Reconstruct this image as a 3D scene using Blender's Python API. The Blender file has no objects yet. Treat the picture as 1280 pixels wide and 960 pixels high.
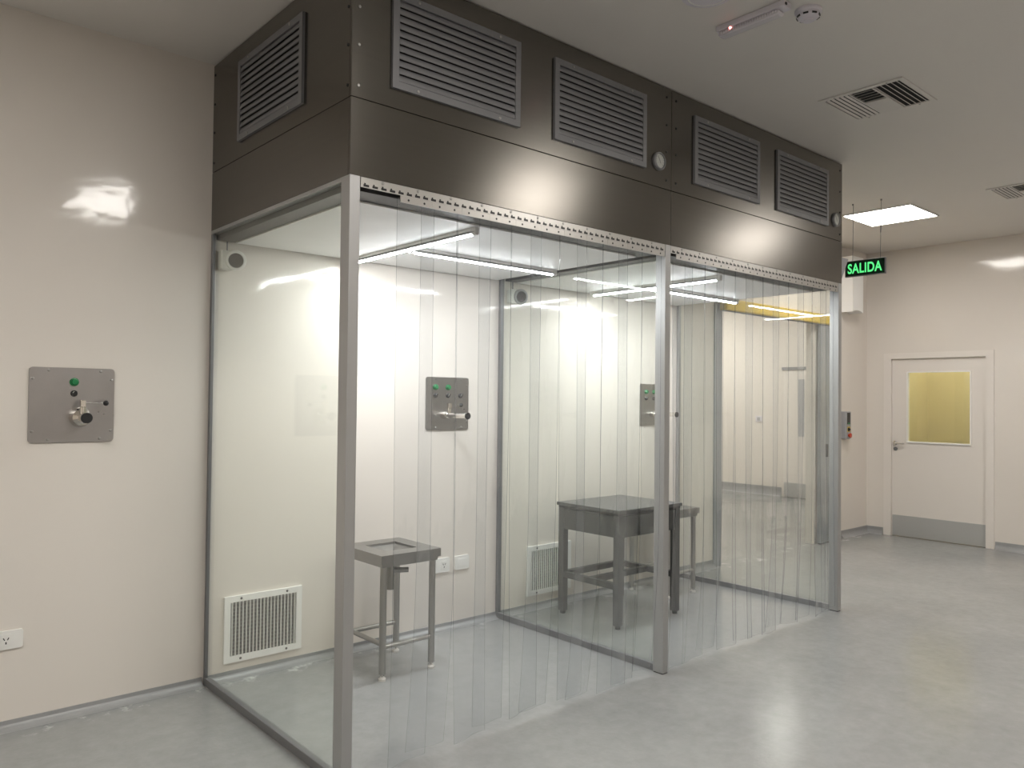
import bpy, bmesh, math, random
from mathutils import Vector, Matrix
random.seed(7)
SC = bpy.context.scene
COL = SC.collection

# ------------------------------------------------------------------ camera, world, exposure
F_PX = 978.683
CAM = Vector((-1.5134, -4.1277, 1.5003))
YAW, PITCH, ROLL = 0.7214, 0.0193, 0.0111
cam_data = bpy.data.cameras.new('camera')
cam_data.sensor_width = 36.0
cam_data.lens = F_PX / 1280 * 36.0
cam_data.clip_start = 0.05
cam = bpy.data.objects.new('camera', cam_data)
COL.objects.link(cam)
_f = Vector((math.sin(YAW) * math.cos(PITCH), math.cos(YAW) * math.cos(PITCH), math.sin(PITCH)))
_r = Vector((math.cos(YAW), -math.sin(YAW), 0))
_u = _r.cross(_f)
_r2 = _r * math.cos(ROLL) + _u * math.sin(ROLL)
_u2 = -_r * math.sin(ROLL) + _u * math.cos(ROLL)
cam.matrix_world = Matrix((
    (_r2.x, _u2.x, -_f.x, CAM.x), (_r2.y, _u2.y, -_f.y, CAM.y), (_r2.z, _u2.z, -_f.z, CAM.z), (0, 0, 0, 1)))
SC.camera = cam

world = bpy.data.worlds.new('world'); SC.world = world
world.use_nodes = True
world.node_tree.nodes['Background'].inputs[0].default_value = (0.5, 0.5, 0.5, 1)
world.node_tree.nodes['Background'].inputs[1].default_value = 0.02

PANEL_STRENGTH = 13.5      # room LED panels
TUBE_STRENGTH = 178.0       # booth LED tubes
SC.view_settings.view_transform = 'Standard'
SC.view_settings.look = 'None'
SC.view_settings.gamma = 1.0
SC.view_settings.use_curve_mapping = False
SC.view_settings.exposure = 1.12
SC.cycles.transparent_max_bounces = 40
SC.cycles.max_bounces = 10
SC.cycles.diffuse_bounces = 5
SC.cycles.glossy_bounces = 4
SC.cycles.sample_clamp_indirect = 6.0
SC.cycles.caustics_reflective = False

# ------------------------------------------------------------------ materials
def new_mat(name):
    m = bpy.data.materials.new(name); m.use_nodes = True
    nt = m.node_tree; nt.nodes.clear()
    out = nt.nodes.new('ShaderNodeOutputMaterial')
    return m, nt, out

def N(nt, kind, **kw):
    n = nt.nodes.new(kind)
    for k, v in kw.items():
        if k.startswith('i_'):
            key = k[2:]
            key = int(key) if key.isdigit() else key.replace('_', ' ')
            n.inputs[key].default_value = v
        else:
            setattr(n, k, v)
    return n

def principled(name, color, rough=0.5, metal=0.0, var=0.0, var_scale=3.0, bump=0.0, bump_scale=20.0,
               stretch=(1, 1, 1), rough_var=0.0, spec=0.5, coat=0.0):
    m, nt, out = new_mat(name)
    p = N(nt, 'ShaderNodeBsdfPrincipled')
    p.inputs['Base Color'].default_value = (*color, 1)
    p.inputs['Roughness'].default_value = rough
    p.inputs['Metallic'].default_value = metal
    p.inputs['Specular IOR Level'].default_value = spec
    p.inputs['Coat Weight'].default_value = coat
    nt.links.new(p.outputs[0], out.inputs[0])
    if var or bump or rough_var:
        tc = N(nt, 'ShaderNodeTexCoord'); mp = N(nt, 'ShaderNodeMapping')
        mp.inputs['Scale'].default_value = stretch
        nt.links.new(tc.outputs['Object'], mp.inputs[0])
    if var:
        nz = N(nt, 'ShaderNodeTexNoise', i_Scale=var_scale, i_Detail=5.0, i_Roughness=0.6)
        nt.links.new(mp.outputs[0], nz.inputs['Vector'])
        mx = N(nt, 'ShaderNodeMix', data_type='RGBA')
        mx.inputs[6].default_value = tuple(c * (1 - var) for c in color) + (1,)
        mx.inputs[7].default_value = tuple(min(1, c * (1 + var)) for c in color) + (1,)
        nt.links.new(nz.outputs[0], mx.inputs[0]); nt.links.new(mx.outputs[2], p.inputs['Base Color'])
    if rough_var:
        nr = N(nt, 'ShaderNodeTexNoise', i_Scale=var_scale * 1.7, i_Detail=4.0)
        nt.links.new(mp.outputs[0], nr.inputs['Vector'])
        mr = N(nt, 'ShaderNodeMapRange')
        mr.inputs[3].default_value = max(0.02, rough - rough_var); mr.inputs[4].default_value = rough + rough_var
        nt.links.new(nr.outputs[0], mr.inputs[0]); nt.links.new(mr.outputs[0], p.inputs['Roughness'])
    if bump:
        nb = N(nt, 'ShaderNodeTexNoise', i_Scale=bump_scale, i_Detail=3.0)
        nt.links.new(mp.outputs[0], nb.inputs['Vector'])
        b = N(nt, 'ShaderNodeBump', i_Strength=bump, i_Distance=0.02)
        nt.links.new(nb.outputs[0], b.inputs['Height']); nt.links.new(b.outputs[0], p.inputs['Normal'])
    return m

def emission(name, color, strength):
    m, nt, out = new_mat(name)
    e = N(nt, 'ShaderNodeEmission', i_Strength=strength); e.inputs[0].default_value = (*color, 1)
    nt.links.new(e.outputs[0], out.inputs[0])
    return m

def clear_sheet(name, tint, refl=1.0, rough=0.02, haze=0.0, haze_color=(0.8, 0.82, 0.85), bump=0.0, bump_scale=8.0, stretch=(1, 1, 1)):
    """thin clear sheet: transmits straight through, reflects by the Fresnel (Schlick) law, a little milky"""
    m, nt, out = new_mat(name)
    g = N(nt, 'ShaderNodeNewGeometry')
    dot = N(nt, 'ShaderNodeVectorMath', operation='DOT_PRODUCT')
    nt.links.new(g.outputs['Normal'], dot.inputs[0]); nt.links.new(g.outputs['Incoming'], dot.inputs[1])
    ab = N(nt, 'ShaderNodeMath', operation='ABSOLUTE'); nt.links.new(dot.outputs['Value'], ab.inputs[0])
    om = N(nt, 'ShaderNodeMath', operation='SUBTRACT', i_0=1.0); nt.links.new(ab.outputs[0], om.inputs[1])
    pw = N(nt, 'ShaderNodeMath', operation='POWER', i_1=5.0); nt.links.new(om.outputs[0], pw.inputs[0])
    ma = N(nt, 'ShaderNodeMath', operation='MULTIPLY_ADD', i_1=0.96 * refl, i_2=0.04 * refl); nt.links.new(pw.outputs[0], ma.inputs[0])
    tr = N(nt, 'ShaderNodeBsdfTransparent'); tr.inputs[0].default_value = (*tint, 1)
    gl = N(nt, 'ShaderNodeBsdfGlossy', i_Roughness=rough); gl.inputs[0].default_value = (1, 1, 1, 1)
    base = tr
    if haze:
        df = N(nt, 'ShaderNodeBsdfDiffuse'); df.inputs[0].default_value = (*haze_color, 1)
        tl = N(nt, 'ShaderNodeBsdfTranslucent'); tl.inputs[0].default_value = (*haze_color, 1)
        md = N(nt, 'ShaderNodeMixShader'); md.inputs[0].default_value = 0.5
        nt.links.new(df.outputs[0], md.inputs[1]); nt.links.new(tl.outputs[0], md.inputs[2])
        mh = N(nt, 'ShaderNodeMixShader'); mh.inputs[0].default_value = haze
        nt.links.new(tr.outputs[0], mh.inputs[1]); nt.links.new(md.outputs[0], mh.inputs[2])
        base = mh
    mx = N(nt, 'ShaderNodeMixShader')
    nt.links.new(ma.outputs[0], mx.inputs[0]); nt.links.new(base.outputs[0], mx.inputs[1]); nt.links.new(gl.outputs[0], mx.inputs[2])
    nt.links.new(mx.outputs[0], out.inputs[0])
    if bump:
        tc = N(nt, 'ShaderNodeTexCoord'); mp = N(nt, 'ShaderNodeMapping'); mp.inputs['Scale'].default_value = stretch
        nz = N(nt, 'ShaderNodeTexNoise', i_Scale=bump_scale, i_Detail=2.0)
        b = N(nt, 'ShaderNodeBump', i_Strength=bump, i_Distance=0.02)
        nt.links.new(tc.outputs['Object'], mp.inputs[0]); nt.links.new(mp.outputs[0], nz.inputs['Vector'])
        nt.links.new(nz.outputs[0], b.inputs['Height']); nt.links.new(b.outputs[0], gl.inputs['Normal'])
    return m

def floor_material():
    m, nt, out = new_mat('floor_epoxy')
    p = N(nt, 'ShaderNodeBsdfPrincipled'); nt.links.new(p.outputs[0], out.inputs[0])
    tc = N(nt, 'ShaderNodeTexCoord')
    n1 = N(nt, 'ShaderNodeTexNoise', i_Scale=1.1, i_Detail=6.0, i_Roughness=0.65)
    n2 = N(nt, 'ShaderNodeTexNoise', i_Scale=14.0, i_Detail=4.0, i_Roughness=0.7)
    n3 = N(nt, 'ShaderNodeTexNoise', i_Scale=6.0, i_Detail=6.0, i_Roughness=0.75)
    for n in (n1, n2, n3): nt.links.new(tc.outputs['Object'], n.inputs['Vector'])
    mx = N(nt, 'ShaderNodeMix', data_type='RGBA')
    mx.inputs[6].default_value = (0.215, 0.22, 0.221, 1); mx.inputs[7].default_value = (0.375, 0.376, 0.367, 1)
    nt.links.new(n1.outputs[0], mx.inputs[0])
    m2 = N(nt, 'ShaderNodeMix', data_type='RGBA', blend_type='MULTIPLY'); m2.inputs[0].default_value = 0.35
    cr = N(nt, 'ShaderNodeMapRange'); cr.inputs[1].default_value = 0.3; cr.inputs[2].default_value = 0.7
    cr.inputs[3].default_value = 0.78; cr.inputs[4].default_value = 1.15
    nt.links.new(n2.outputs[0], cr.inputs[0])
    nt.links.new(mx.outputs[2], m2.inputs[6]); nt.links.new(cr.outputs[0], m2.inputs[7])
    # chalky scuffs close to the wall foot
    sx = N(nt, 'ShaderNodeSeparateXYZ'); nt.links.new(tc.outputs['Object'], sx.inputs[0])
    near = N(nt, 'ShaderNodeMapRange'); near.inputs[1].default_value = -0.16; near.inputs[2].default_value = -0.07
    nt.links.new(sx.outputs['Y'], near.inputs[0])
    th = N(nt, 'ShaderNodeMapRange'); th.inputs[1].default_value = 0.54; th.inputs[2].default_value = 0.66
    nt.links.new(n3.outputs[0], th.inputs[0])
    mu = N(nt, 'ShaderNodeMath', operation='MULTIPLY'); nt.links.new(near.outputs[0], mu.inputs[0]); nt.links.new(th.outputs[0], mu.inputs[1])
    lt = N(nt, 'ShaderNodeMath', operation='LESS_THAN', i_1=0.05); nt.links.new(sx.outputs['Y'], lt.inputs[0])
    lm = N(nt, 'ShaderNodeMath', operation='MULTIPLY'); nt.links.new(mu.outputs[0], lm.inputs[0]); nt.links.new(lt.outputs[0], lm.inputs[1]); mu = lm
    m3 = N(nt, 'ShaderNodeMix', data_type='RGBA'); m3.inputs[7].default_value = (0.72, 0.72, 0.70, 1)
    nt.links.new(mu.outputs[0], m3.inputs[0]); nt.links.new(m2.outputs[2], m3.inputs[6])
    nt.links.new(m3.outputs[2], p.inputs['Base Color'])
    rr = N(nt, 'ShaderNodeMapRange'); rr.inputs[3].default_value = 0.12; rr.inputs[4].default_value = 0.20
    nt.links.new(n1.outputs[0], rr.inputs[0]); nt.links.new(rr.outputs[0], p.inputs['Roughness'])
    nb = N(nt, 'ShaderNodeTexNoise', i_Scale=45.0, i_Detail=3.0); nt.links.new(tc.outputs['Object'], nb.inputs['Vector'])
    b = N(nt, 'ShaderNodeBump', i_Strength=0.09, i_Distance=0.01)
    nt.links.new(nb.outputs[0], b.inputs['Height']); nt.links.new(b.outputs[0], p.inputs['Normal'])
    p.inputs['Specular IOR Level'].default_value = 0.3
    return m

M = {}
M['wall'] = principled('wall_gloss_paint', (0.74, 0.69, 0.635), 0.09, bump=0.12, bump_scale=4.5, var=0.03, var_scale=1.5, spec=0.36)
M['ceiling'] = principled('ceiling_paint', (0.70, 0.67, 0.635), 0.5, var=0.02)
M['floor'] = floor_material()
M['cove'] = principled('cove_grey', (0.30, 0.30, 0.30), 0.35, var=0.15, var_scale=6)
M['hood'] = principled('brushed_steel_hood', (0.20, 0.188, 0.17), 0.25, 1.0, var=0.07, var_scale=3.0, stretch=(0.3, 0.3, 22))
for _n in M['hood'].node_tree.nodes:
    if _n.type == 'BSDF_PRINCIPLED': _n.inputs['Anisotropic'].default_value = 0.6; _n.inputs['Anisotropic Rotation'].default_value = 0.25
M['steel'] = principled('stainless_steel', (0.46, 0.45, 0.43), 0.28, 1.0, var=0.05, var_scale=3)
M['steel_dull'] = principled('dull_stainless', (0.36, 0.355, 0.34), 0.38, 1.0, var=0.12, var_scale=10)
M['plate_steel'] = principled('plate_steel', (0.42, 0.405, 0.40), 0.30, 1.0, var=0.12, var_scale=7, rough_var=0.08)
M['chrome'] = principled('polished_steel', (0.78, 0.75, 0.70), 0.12, 1.0)
M['alu'] = principled('anodised_aluminium', (0.42, 0.42, 0.415), 0.40, 0.6, var=0.04, var_scale=5)
M['alu_dark'] = principled('grey_frame', (0.20, 0.20, 0.205), 0.45, 0.3)
M['rail'] = principled('perforated_rail', (0.47, 0.455, 0.43), 0.32, 0.75, var=0.06, var_scale=20)
M['louvre'] = principled('louvre_grey', (0.19, 0.19, 0.198), 0.45, 0.25)
M['dark'] = principled('dark_void', (0.015, 0.015, 0.016), 0.7)
M['black'] = principled('black_plastic', (0.012, 0.012, 0.013), 0.35)
M['rubber'] = principled('black_rubber', (0.03, 0.03, 0.03), 0.6)
M['white'] = principled('white_plastic', (0.80, 0.79, 0.76), 0.35)
M['white_paint'] = principled('white_enamel', (0.87, 0.86, 0.84), 0.30, var=0.02)
M['door'] = principled('door_white', (0.76, 0.71, 0.66), 0.32, var=0.02)
M['filter'] = principled('filter_white', (0.88, 0.88, 0.88), 0.5, var=0.07, var_scale=3.5)
M['booth_dark'] = principled('booth_frame_steel', (0.045, 0.045, 0.046), 0.5, 0.0)
M['green'] = principled('green_button', (0.01, 0.19, 0.06), 0.3)
M['red'] = principled('red_button', (0.45, 0.05, 0.02), 0.4)
M['yellow'] = principled('yellow_paint', (0.72, 0.50, 0.05), 0.45)
M['amber_wall'] = principled('amber_wall', (0.64, 0.58, 0.38), 0.5, var=0.04)
M['amber_strip'] = principled('amber_strip', (0.55, 0.48, 0.30), 0.4)
M['table'] = principled('dark_table_steel', (0.075, 0.075, 0.073), 0.42, 0.35, var=0.2, var_scale=6)
M['table_top'] = principled('dark_table_top', (0.085, 0.085, 0.085), 0.36, 0.1, var=0.2, var_scale=5)
M['lavender'] = principled('pale_plastic', (0.66, 0.63, 0.68), 0.4)
M['lens'] = principled('ribbed_lens', (0.60, 0.57, 0.60), 0.25)
M['grey_box'] = principled('grey_enclosure', (0.34, 0.34, 0.35), 0.45)
M['dial'] = principled('gauge_dial', (0.50, 0.50, 0.49), 0.5, var=0.1, var_scale=40)
M['foot'] = principled('foot_plastic', (0.62, 0.60, 0.57), 0.5)
M['slide_door'] = principled('sliding_door_steel', (0.34, 0.36, 0.38), 0.35, 0.5, var=0.05)
M['glass'] = clear_sheet('clear_glass', (0.975, 0.991, 0.968), 1.0, 0.01)
M['window_glass'] = clear_sheet('window_glass', (0.95, 0.97, 0.94), 1.0, 0.02)
M['pvc'] = clear_sheet('clear_pvc', (0.966, 0.971, 0.975), 1.0, 0.05, haze=0.016, bump=0.25, bump_scale=5.0, stretch=(3, 3, 0.7))
M['pvc_edge'] = clear_sheet('pvc_edge', (0.42, 0.44, 0.46), 0.8, 0.2, haze=0.10)
M['led_panel'] = emission('led_panel_light', (1.0, 0.955, 0.90), PANEL_STRENGTH)
M['led_tube'] = emission('led_tube_light', (0.95, 0.985, 1.0), TUBE_STRENGTH)
M['led_tube_side'] = emission('led_tube_side_light', (0.95, 0.985, 1.0), TUBE_STRENGTH * 0.09)
M['kick'] = principled('brushed_kick_plate', (0.50, 0.50, 0.49), 0.4, 0.45, var=0.05)
M['amber_lamp'] = emission('amber_room_lamp', (1.0, 0.93, 0.74), 13.0)
M['sign_green'] = emission('sign_letter_light', (0.06, 0.46, 0.13), 1.0)
M['sign_dark'] = principled('sign_dark_green', (0.004, 0.03, 0.014), 0.3)
M['sign_frame'] = principled('sign_frame_grey', (0.20, 0.19, 0.20), 0.4)
M['red_led'] = emission('red_indicator', (1.0, 0.25, 0.22), 5.0)

# ------------------------------------------------------------------ geometry helpers
class MB:
    def __init__(self): self.v = []; self.f = []; self.s = []; self.mi = []
    def add(self, vs, fs, smooth=False, mi=0):
        o = len(self.v); self.v += [Vector(x) for x in vs]
        for f in fs: self.f.append([i + o for i in f]); self.s.append(smooth); self.mi.append(mi)
        return self
    def box(self, x0, x1, y0, y1, z0, z1, bevel=0.0, mi=0):
        x0, x1 = sorted((x0, x1)); y0, y1 = sorted((y0, y1)); z0, z1 = sorted((z0, z1))
        if bevel <= 0:
            vs = [(x, y, z) for z in (z0, z1) for y in (y0, y1) for x in (x0, x1)]
            fs = [(0, 2, 3, 1), (4, 5, 7, 6), (0, 1, 5, 4), (2, 6, 7, 3), (0, 4, 6, 2), (1, 3, 7, 5)]
            return self.add(vs, fs, mi=mi)
        bm = bmesh.new(); bmesh.ops.create_cube(bm, size=1)
        for v in bm.verts:
            v.co = Vector(((x0 + x1) / 2 + v.co.x * (x1 - x0), (y0 + y1) / 2 + v.co.y * (y1 - y0), (z0 + z1) / 2 + v.co.z * (z1 - z0)))
        bmesh.ops.bevel(bm, geom=list(bm.edges), offset=bevel, segments=2, affect='EDGES', profile=0.5)
        bm.verts.ensure_lookup_table(); bm.verts.index_update()
        self.add([v.co.copy() for v in bm.verts], [[v.index for v in f.verts] for f in bm.faces], mi=mi)
        bm.free(); return self
    def rot_box(self, c, size, rot, mi=0):
        hx, hy, hz = (s / 2 for s in size)
        vs = [Vector(c) + rot @ Vector((x, y, z)) for z in (-hz, hz) for y in (-hy, hy) for x in (-hx, hx)]
        fs = [(0, 2, 3, 1), (4, 5, 7, 6), (0, 1, 5, 4), (2, 6, 7, 3), (0, 4, 6, 2), (1, 3, 7, 5)]
        return self.add(vs, fs, mi=mi)
    def lathe(self, base, axis, prof, n=24, mi=0):
        """prof: list of (radius, height along axis); flat shading breaks between segments"""
        a = Vector(axis).normalized(); b = Vector(base)
        t = Vector((0, 0, 1)) if abs(a.z) < 0.9 else Vector((1, 0, 0))
        e1 = a.cross(t).normalized(); e2 = a.cross(e1)
        for (r0, h0), (r1, h1) in zip(prof, prof[1:]):
            vs = []; fs = []
            for k in range(n):
                w = 2 * math.pi * k / n; d = e1 * math.cos(w) + e2 * math.sin(w)
                vs += [b + a * h0 + d * r0, b + a * h1 + d * r1]
            for k in range(n):
                j = (k + 1) % n; q = (2 * k, 2 * j, 2 * j + 1, 2 * k + 1)
                fs.append(q[::-1])
            self.add(vs, fs, True, mi)
        return self
    def cyl(self, p0, p1, r, n=16, r1=None, mi=0):
        p0 = Vector(p0); p1 = Vector(p1); h = (p1 - p0).length; r1 = r if r1 is None else r1
        return self.lathe(p0, p1 - p0, [(0.0001, 0), (r, 0), (r1, h), (0.0001, h)], n, mi)
    def ring(self, base, axis, ro, ri, h, n=24):
        return self.lathe(base, axis, [(ri, 0), (ro, 0), (ro, h), (ri, h), (ri, 0)], n)
    def rrect(self, x0, x1, z0, z1, y0, y1, rad, n=5):
        """rounded rectangle in xz, extruded y0 (back) to y1 (front, smaller y)"""
        pts = []
        for cx, cz, a0 in ((x1 - rad, z1 - rad, 0), (x0 + rad, z1 - rad, 90), (x0 + rad, z0 + rad, 180), (x1 - rad, z0 + rad, 270)):
            for k in range(n + 1):
                a = math.radians(a0 + 90 * k / n); pts.append((cx + rad * math.cos(a), cz + rad * math.sin(a)))
        m = len(pts)
        vs = [(x, y0, z) for x, z in pts] + [(x, y1, z) for x, z in pts]
        fs = [list(range(m))[::-1] if y0 < y1 else list(range(m)), list(range(m, 2 * m)) if y0 < y1 else list(range(m, 2 * m))[::-1]]
        for k in range(m):
            j = (k + 1) % m; fs.append((k, j, m + j, m + k) if y0 < y1 else (k, m + k, m + j, j))
        return self.add(vs, fs)
    def mesh(self, name, mats, origin=(0, 0, 0)):
        me = bpy.data.meshes.new(name); o = Vector(origin)
        me.from_pydata([tuple(v - o) for v in self.v], [], self.f); me.update()
        me.polygons.foreach_set('use_smooth', self.s); me.polygons.foreach_set('material_index', self.mi)
        for mm in (mats if isinstance(mats, (list, tuple)) else [mats]): me.materials.append(mm)
        bm = bmesh.new(); bm.from_mesh(me); bmesh.ops.recalc_face_normals(bm, faces=bm.faces); bm.to_mesh(me); bm.free()
        return me
    def build(self, name, mats, parent=None, **tags):
        """world coordinates; a part's coordinates are taken relative to its thing's base"""
        if parent is None:
            xs = [v.x for v in self.v]; ys = [v.y for v in self.v]; zs = [v.z for v in self.v]
            org = Vector(((min(xs) + max(xs)) / 2, (min(ys) + max(ys)) / 2, min(zs)))
            if tags.get('origin0'): org = Vector((0, 0, 0))
        else:
            org = world_org(parent)
        o = bpy.data.objects.new(name, self.mesh(name, mats, org)); COL.objects.link(o)
        if parent is None: o.location = org
        else: o.parent = parent
        for k in ('label', 'category', 'group', 'kind'):
            if tags.get(k): o[k] = tags[k]
        return o

def world_org(o):
    p = Vector((0, 0, 0))
    while o is not None: p += o.location; o = o.parent
    return p

def thing(name, loc, label, category, group=None):
    o = bpy.data.objects.new(name, None); COL.objects.link(o); o.location = loc; o.empty_display_size = 0.1
    o['label'] = label; o['category'] = category
    if group: o['group'] = group
    return o

def place(name, me, parent, pos, rz=0.0, rot=None):
    """a part that shares its mesh with others, at a world position (parents carry no rotation)"""
    o = bpy.data.objects.new(name, me); COL.objects.link(o); o.parent = parent
    o.location = Vector(pos) - world_org(parent)
    o.rotation_euler = rot if rot else (0, 0, rz)
    return o

def struct(name, mb, mat, parent=None, label=None, category=None):
    o = mb.build(name, mat, parent, origin0=True)
    if parent is None:
        o['kind'] = 'structure'
        if label: o['label'] = label
        if category: o['category'] = category
    return o

# ------------------------------------------------------------------ room shell
L = 2.0145; D = 1.4436; H1 = 2.366; HS = 2.671; H2 = 3.237; CEIL = 3.245
XF = 7.6352; XL = -4.6; YB = -6.4; XR = 10.0; YR = 5.2; TH = 0.10
OX0, OX1, OZ = 4.66, 6.41, 2.40           # opening in the back wall
struct('floor', MB().box(XL - .2, XR + .3, YB - .2, YR + .2, -0.12, 0), M['floor'], label='grey glossy epoxy floor with pale scuffs', category='floor')
struct('ceiling', MB().box(XL - .2, XR + .3, YB - .2, YR + .2, CEIL, CEIL + .12), M['ceiling'], label='plain off-white painted ceiling', category='ceiling')
w = MB().box(XL - .1, OX0, 0, TH, 0, CEIL).box(OX0, OX1, 0, TH, OZ, CEIL).box(OX1, XF + TH, 0, TH, 0, CEIL)
struct('wall_back', w, M['wall'], label='glossy cream wall behind the steel booth with an open doorway', category='wall')
DY0, DY1, DH = -1.262, -0.268, 2.018       # door opening in the far wall
w = MB().box(XF, XF + TH, DY1, 0, 0, CEIL).box(XF, XF + TH, YB, DY0, 0, CEIL).box(XF, XF + TH, DY0, DY1, DH, CEIL)
struct('wall_right', w, M['wall'], label='glossy cream end wall holding the white door', category='wall')
struct('wall_left', MB().box(XL - .1, XL, YB, 0, 0, CEIL), M['wall'], label='cream wall at the near end of the room', category='wall')
struct('wall_front', MB().box(XL - .1, XF + .1, YB - .1, YB, 0, CEIL), M['wall'], label='cream wall behind the photographer', category='wall')
# the room seen through the doorway
struct('wall_far_end', MB().box(XR, XR + .1, TH, YR, 0, CEIL), M['wall'], label='cream end wall of the next room seen through the booth', category='wall')
struct('wall_far_back', MB().box(3.2, XR + .1, YR, YR + .1, 0, CEIL), M['wall'], label='cream long wall of the next room', category='wall')
struct('wall_far_left', MB().box(3.1, 3.2, TH, YR + .1, 0, CEIL), M['wall'], label='cream near wall of the next room', category='wall')
struct('wall_far_front', MB().box(XF + TH, XR + .1, 0, TH, 0, CEIL), M['wall'], label='cream partition between the next room and the anteroom', category='wall')

def cove(name, p0, p1, nrm, label, h=0.055, d=0.05):
    """curved grey skirting from p0 to p1 at a wall foot; nrm points into the room"""
    p0 = Vector((*p0, 0)); p1 = Vector((*p1, 0)); n = Vector((*nrm, 0))
    prof = [(0.0, 0.0), (d, 0.0005)]
    for k in range(1, 6):
        a = math.radians(90 * k / 6); prof.append((d - (d - 0.006) * math.sin(a), 0.0005 + (h * 0.75) * (1 - math.cos(a))))
    prof += [(0.006, h), (0.0, h)]
    vs = [p0 + n * a + Vector((0, 0, b)) for a, b in prof] + [p1 + n * a + Vector((0, 0, b)) for a, b in prof]
    m = len(prof); fs = [(k, (k + 1) % m, m + (k + 1) % m, m + k) for k in range(m)] + [list(range(m)), list(range(m, 2 * m))]
    struct(name, MB().add(vs, fs), M['cove'], label=label, category='baseboard')
cove('baseboard_left', (XL, 0), (-0.008, 0), (0, -1), 'grey coved skirting along the left part of the wall', 0.04, 0.05)
cove('baseboard_booth', (0.03, 0), (L - .02, 0), (0, -1), 'grey coved skirting inside the near booth bay', 0.04, 0.05)
cove('baseboard_bay', (L + .02, 0), (2 * L - .02, 0), (0, -1), 'grey coved skirting inside the far booth bay', 0.04, 0.05)
cove('baseboard_back', (2 * L + .01, 0), (OX0 - .1, 0), (0, -1), 'grey coved skirting between booth and doorway', 0.07, 0.05)
cove('baseboard_corner', (7.0, 0), (XF, 0), (0, -1), 'grey coved skirting in the far corner of the room', 0.08, 0.05)
cove('baseboard_right', (XF, 0), (XF, -0.19), (-1, 0), 'grey coved skirting left of the white door', 0.08, 0.05)
cove('baseboard_end', (XF, -1.335), (XF, YB), (-1, 0), 'grey coved skirting right of the white door', 0.08, 0.05)
cove('baseboard_far', (XR, 2.42), (XR, YR), (-1, 0), 'grey coved skirting of the next room', 0.14, 0.05)

# ------------------------------------------------------------------ shared small meshes
screw_me = MB().lathe((0, 0, 0), (0, -1, 0), [(0.0065, 0), (0.0065, 0.002), (0.004, 0.0035), (0.0001, 0.004)], 10).mesh('screw', M['steel_dull'])
screw_dark_me = MB().lathe((0, 0, 0), (0, -1, 0), [(0.0065, 0), (0.0065, 0.002), (0.004, 0.0035), (0.0001, 0.004)], 10).mesh('screw_dark', M['black'])
LEFT = -math.pi / 2        # turns a part that faces -y so that it faces -x

# ------------------------------------------------------------------ the booth
booth = thing('clean_booth', (L, -D / 2, 0), 'large two-bay clean booth with brushed steel hood, aluminium posts and glass sides', 'booth')
g = 0.0015
# hood core and cladding panels
MB().box(0.018, 2 * L - .018, -D + .018, -0.002, H1 + .004, H2 - .004).build('hood_core', M['dark'], booth)
for i in range(2):
    x0, x1 = i * L + (0 if i == 0 else g), (i + 1) * L - (g if i == 0 else 0)
    MB().box(x0, x1, -D, -D + .016, HS + g, H2, 0.0012).build('hood_panel', M['hood'], booth)
    MB().box(x0, x1, -D, -D + .016, H1, HS - g, 0.0012).build('hood_panel', M['hood'], booth)
for xa, xb in ((0, .016), (2 * L - .016, 2 * L)):
    MB().box(xa, xb, -D + .017, -0.001, HS + g, H2, 0.0012).build('hood_panel', M['hood'], booth)
    MB().box(xa, xb, -D + .017, -0.001, H1, HS - g, 0.0012).build('hood_panel', M['hood'], booth)
# screws along the cladding seams
for z in (3.185, 3.03, 2.88, 2.72):
    for x in (0.032, L - .045, L + .04, 2 * L - .032): place('screw', screw_dark_me if x > .1 else screw_me, booth, (x, -D, z))
    for y in (-0.02, -D + .03): place('screw', screw_dark_me, booth, (0, y, z), LEFT)

# louvres
LW, LH = 0.69, 0.395
def frame_mb(wd, ht, fw, dep):
    m = MB(); a, b = wd / 2, ht / 2
    m.box(-a, a, -dep, 0, b - fw, b).box(-a, a, -dep, 0, -b, -b + fw)
    m.box(-a, -a + fw, -dep, 0, -b + fw, b - fw).box(a - fw, a, -dep, 0, -b + fw, b - fw)
    return m
lv_frame = frame_mb(LW, LH, 0.03, 0.013).mesh('louvre', M['louvre'])
lv_back = MB().box(-LW / 2 + .03, LW / 2 - .03, -0.0015, 0, -LH / 2 + .03, LH / 2 - .03).mesh('louvre_backing', M['dark'])
_sl = MB(); _pf = [(-0.0005, .0145), (-.0035, .0115), (-.0065, .006), (-.0085, -.001), (-.0092, -.008), (-.0085, -.0125), (-.006, -.0115)]
_n = len(_pf); _a = LW / 2 - .031
_vs = [(x, y + dy, z) for x in (-_a, _a) for dy in (0, .0012) for y, z in _pf]
_fs = []
for _k in range(_n - 1):
    _fs += [(_k, _k + 1, 2 * _n + _k + 1, 2 * _n + _k), (_n + _k, 3 * _n + _k, 3 * _n + _k + 1, _n + _k + 1),
            (_k, _n + _k, _n + _k + 1, _k + 1), (2 * _n + _k, 2 * _n + _k + 1, 3 * _n + _k + 1, 3 * _n + _k)]
_fs += [(0, 2 * _n, 3 * _n, _n), (_n - 1, 2 * _n - 1, 4 * _n - 1, 3 * _n - 1)]
_sl.add(_vs, _fs)
lv_slat = _sl.mesh('louvre_slat', M['louvre'])
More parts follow.
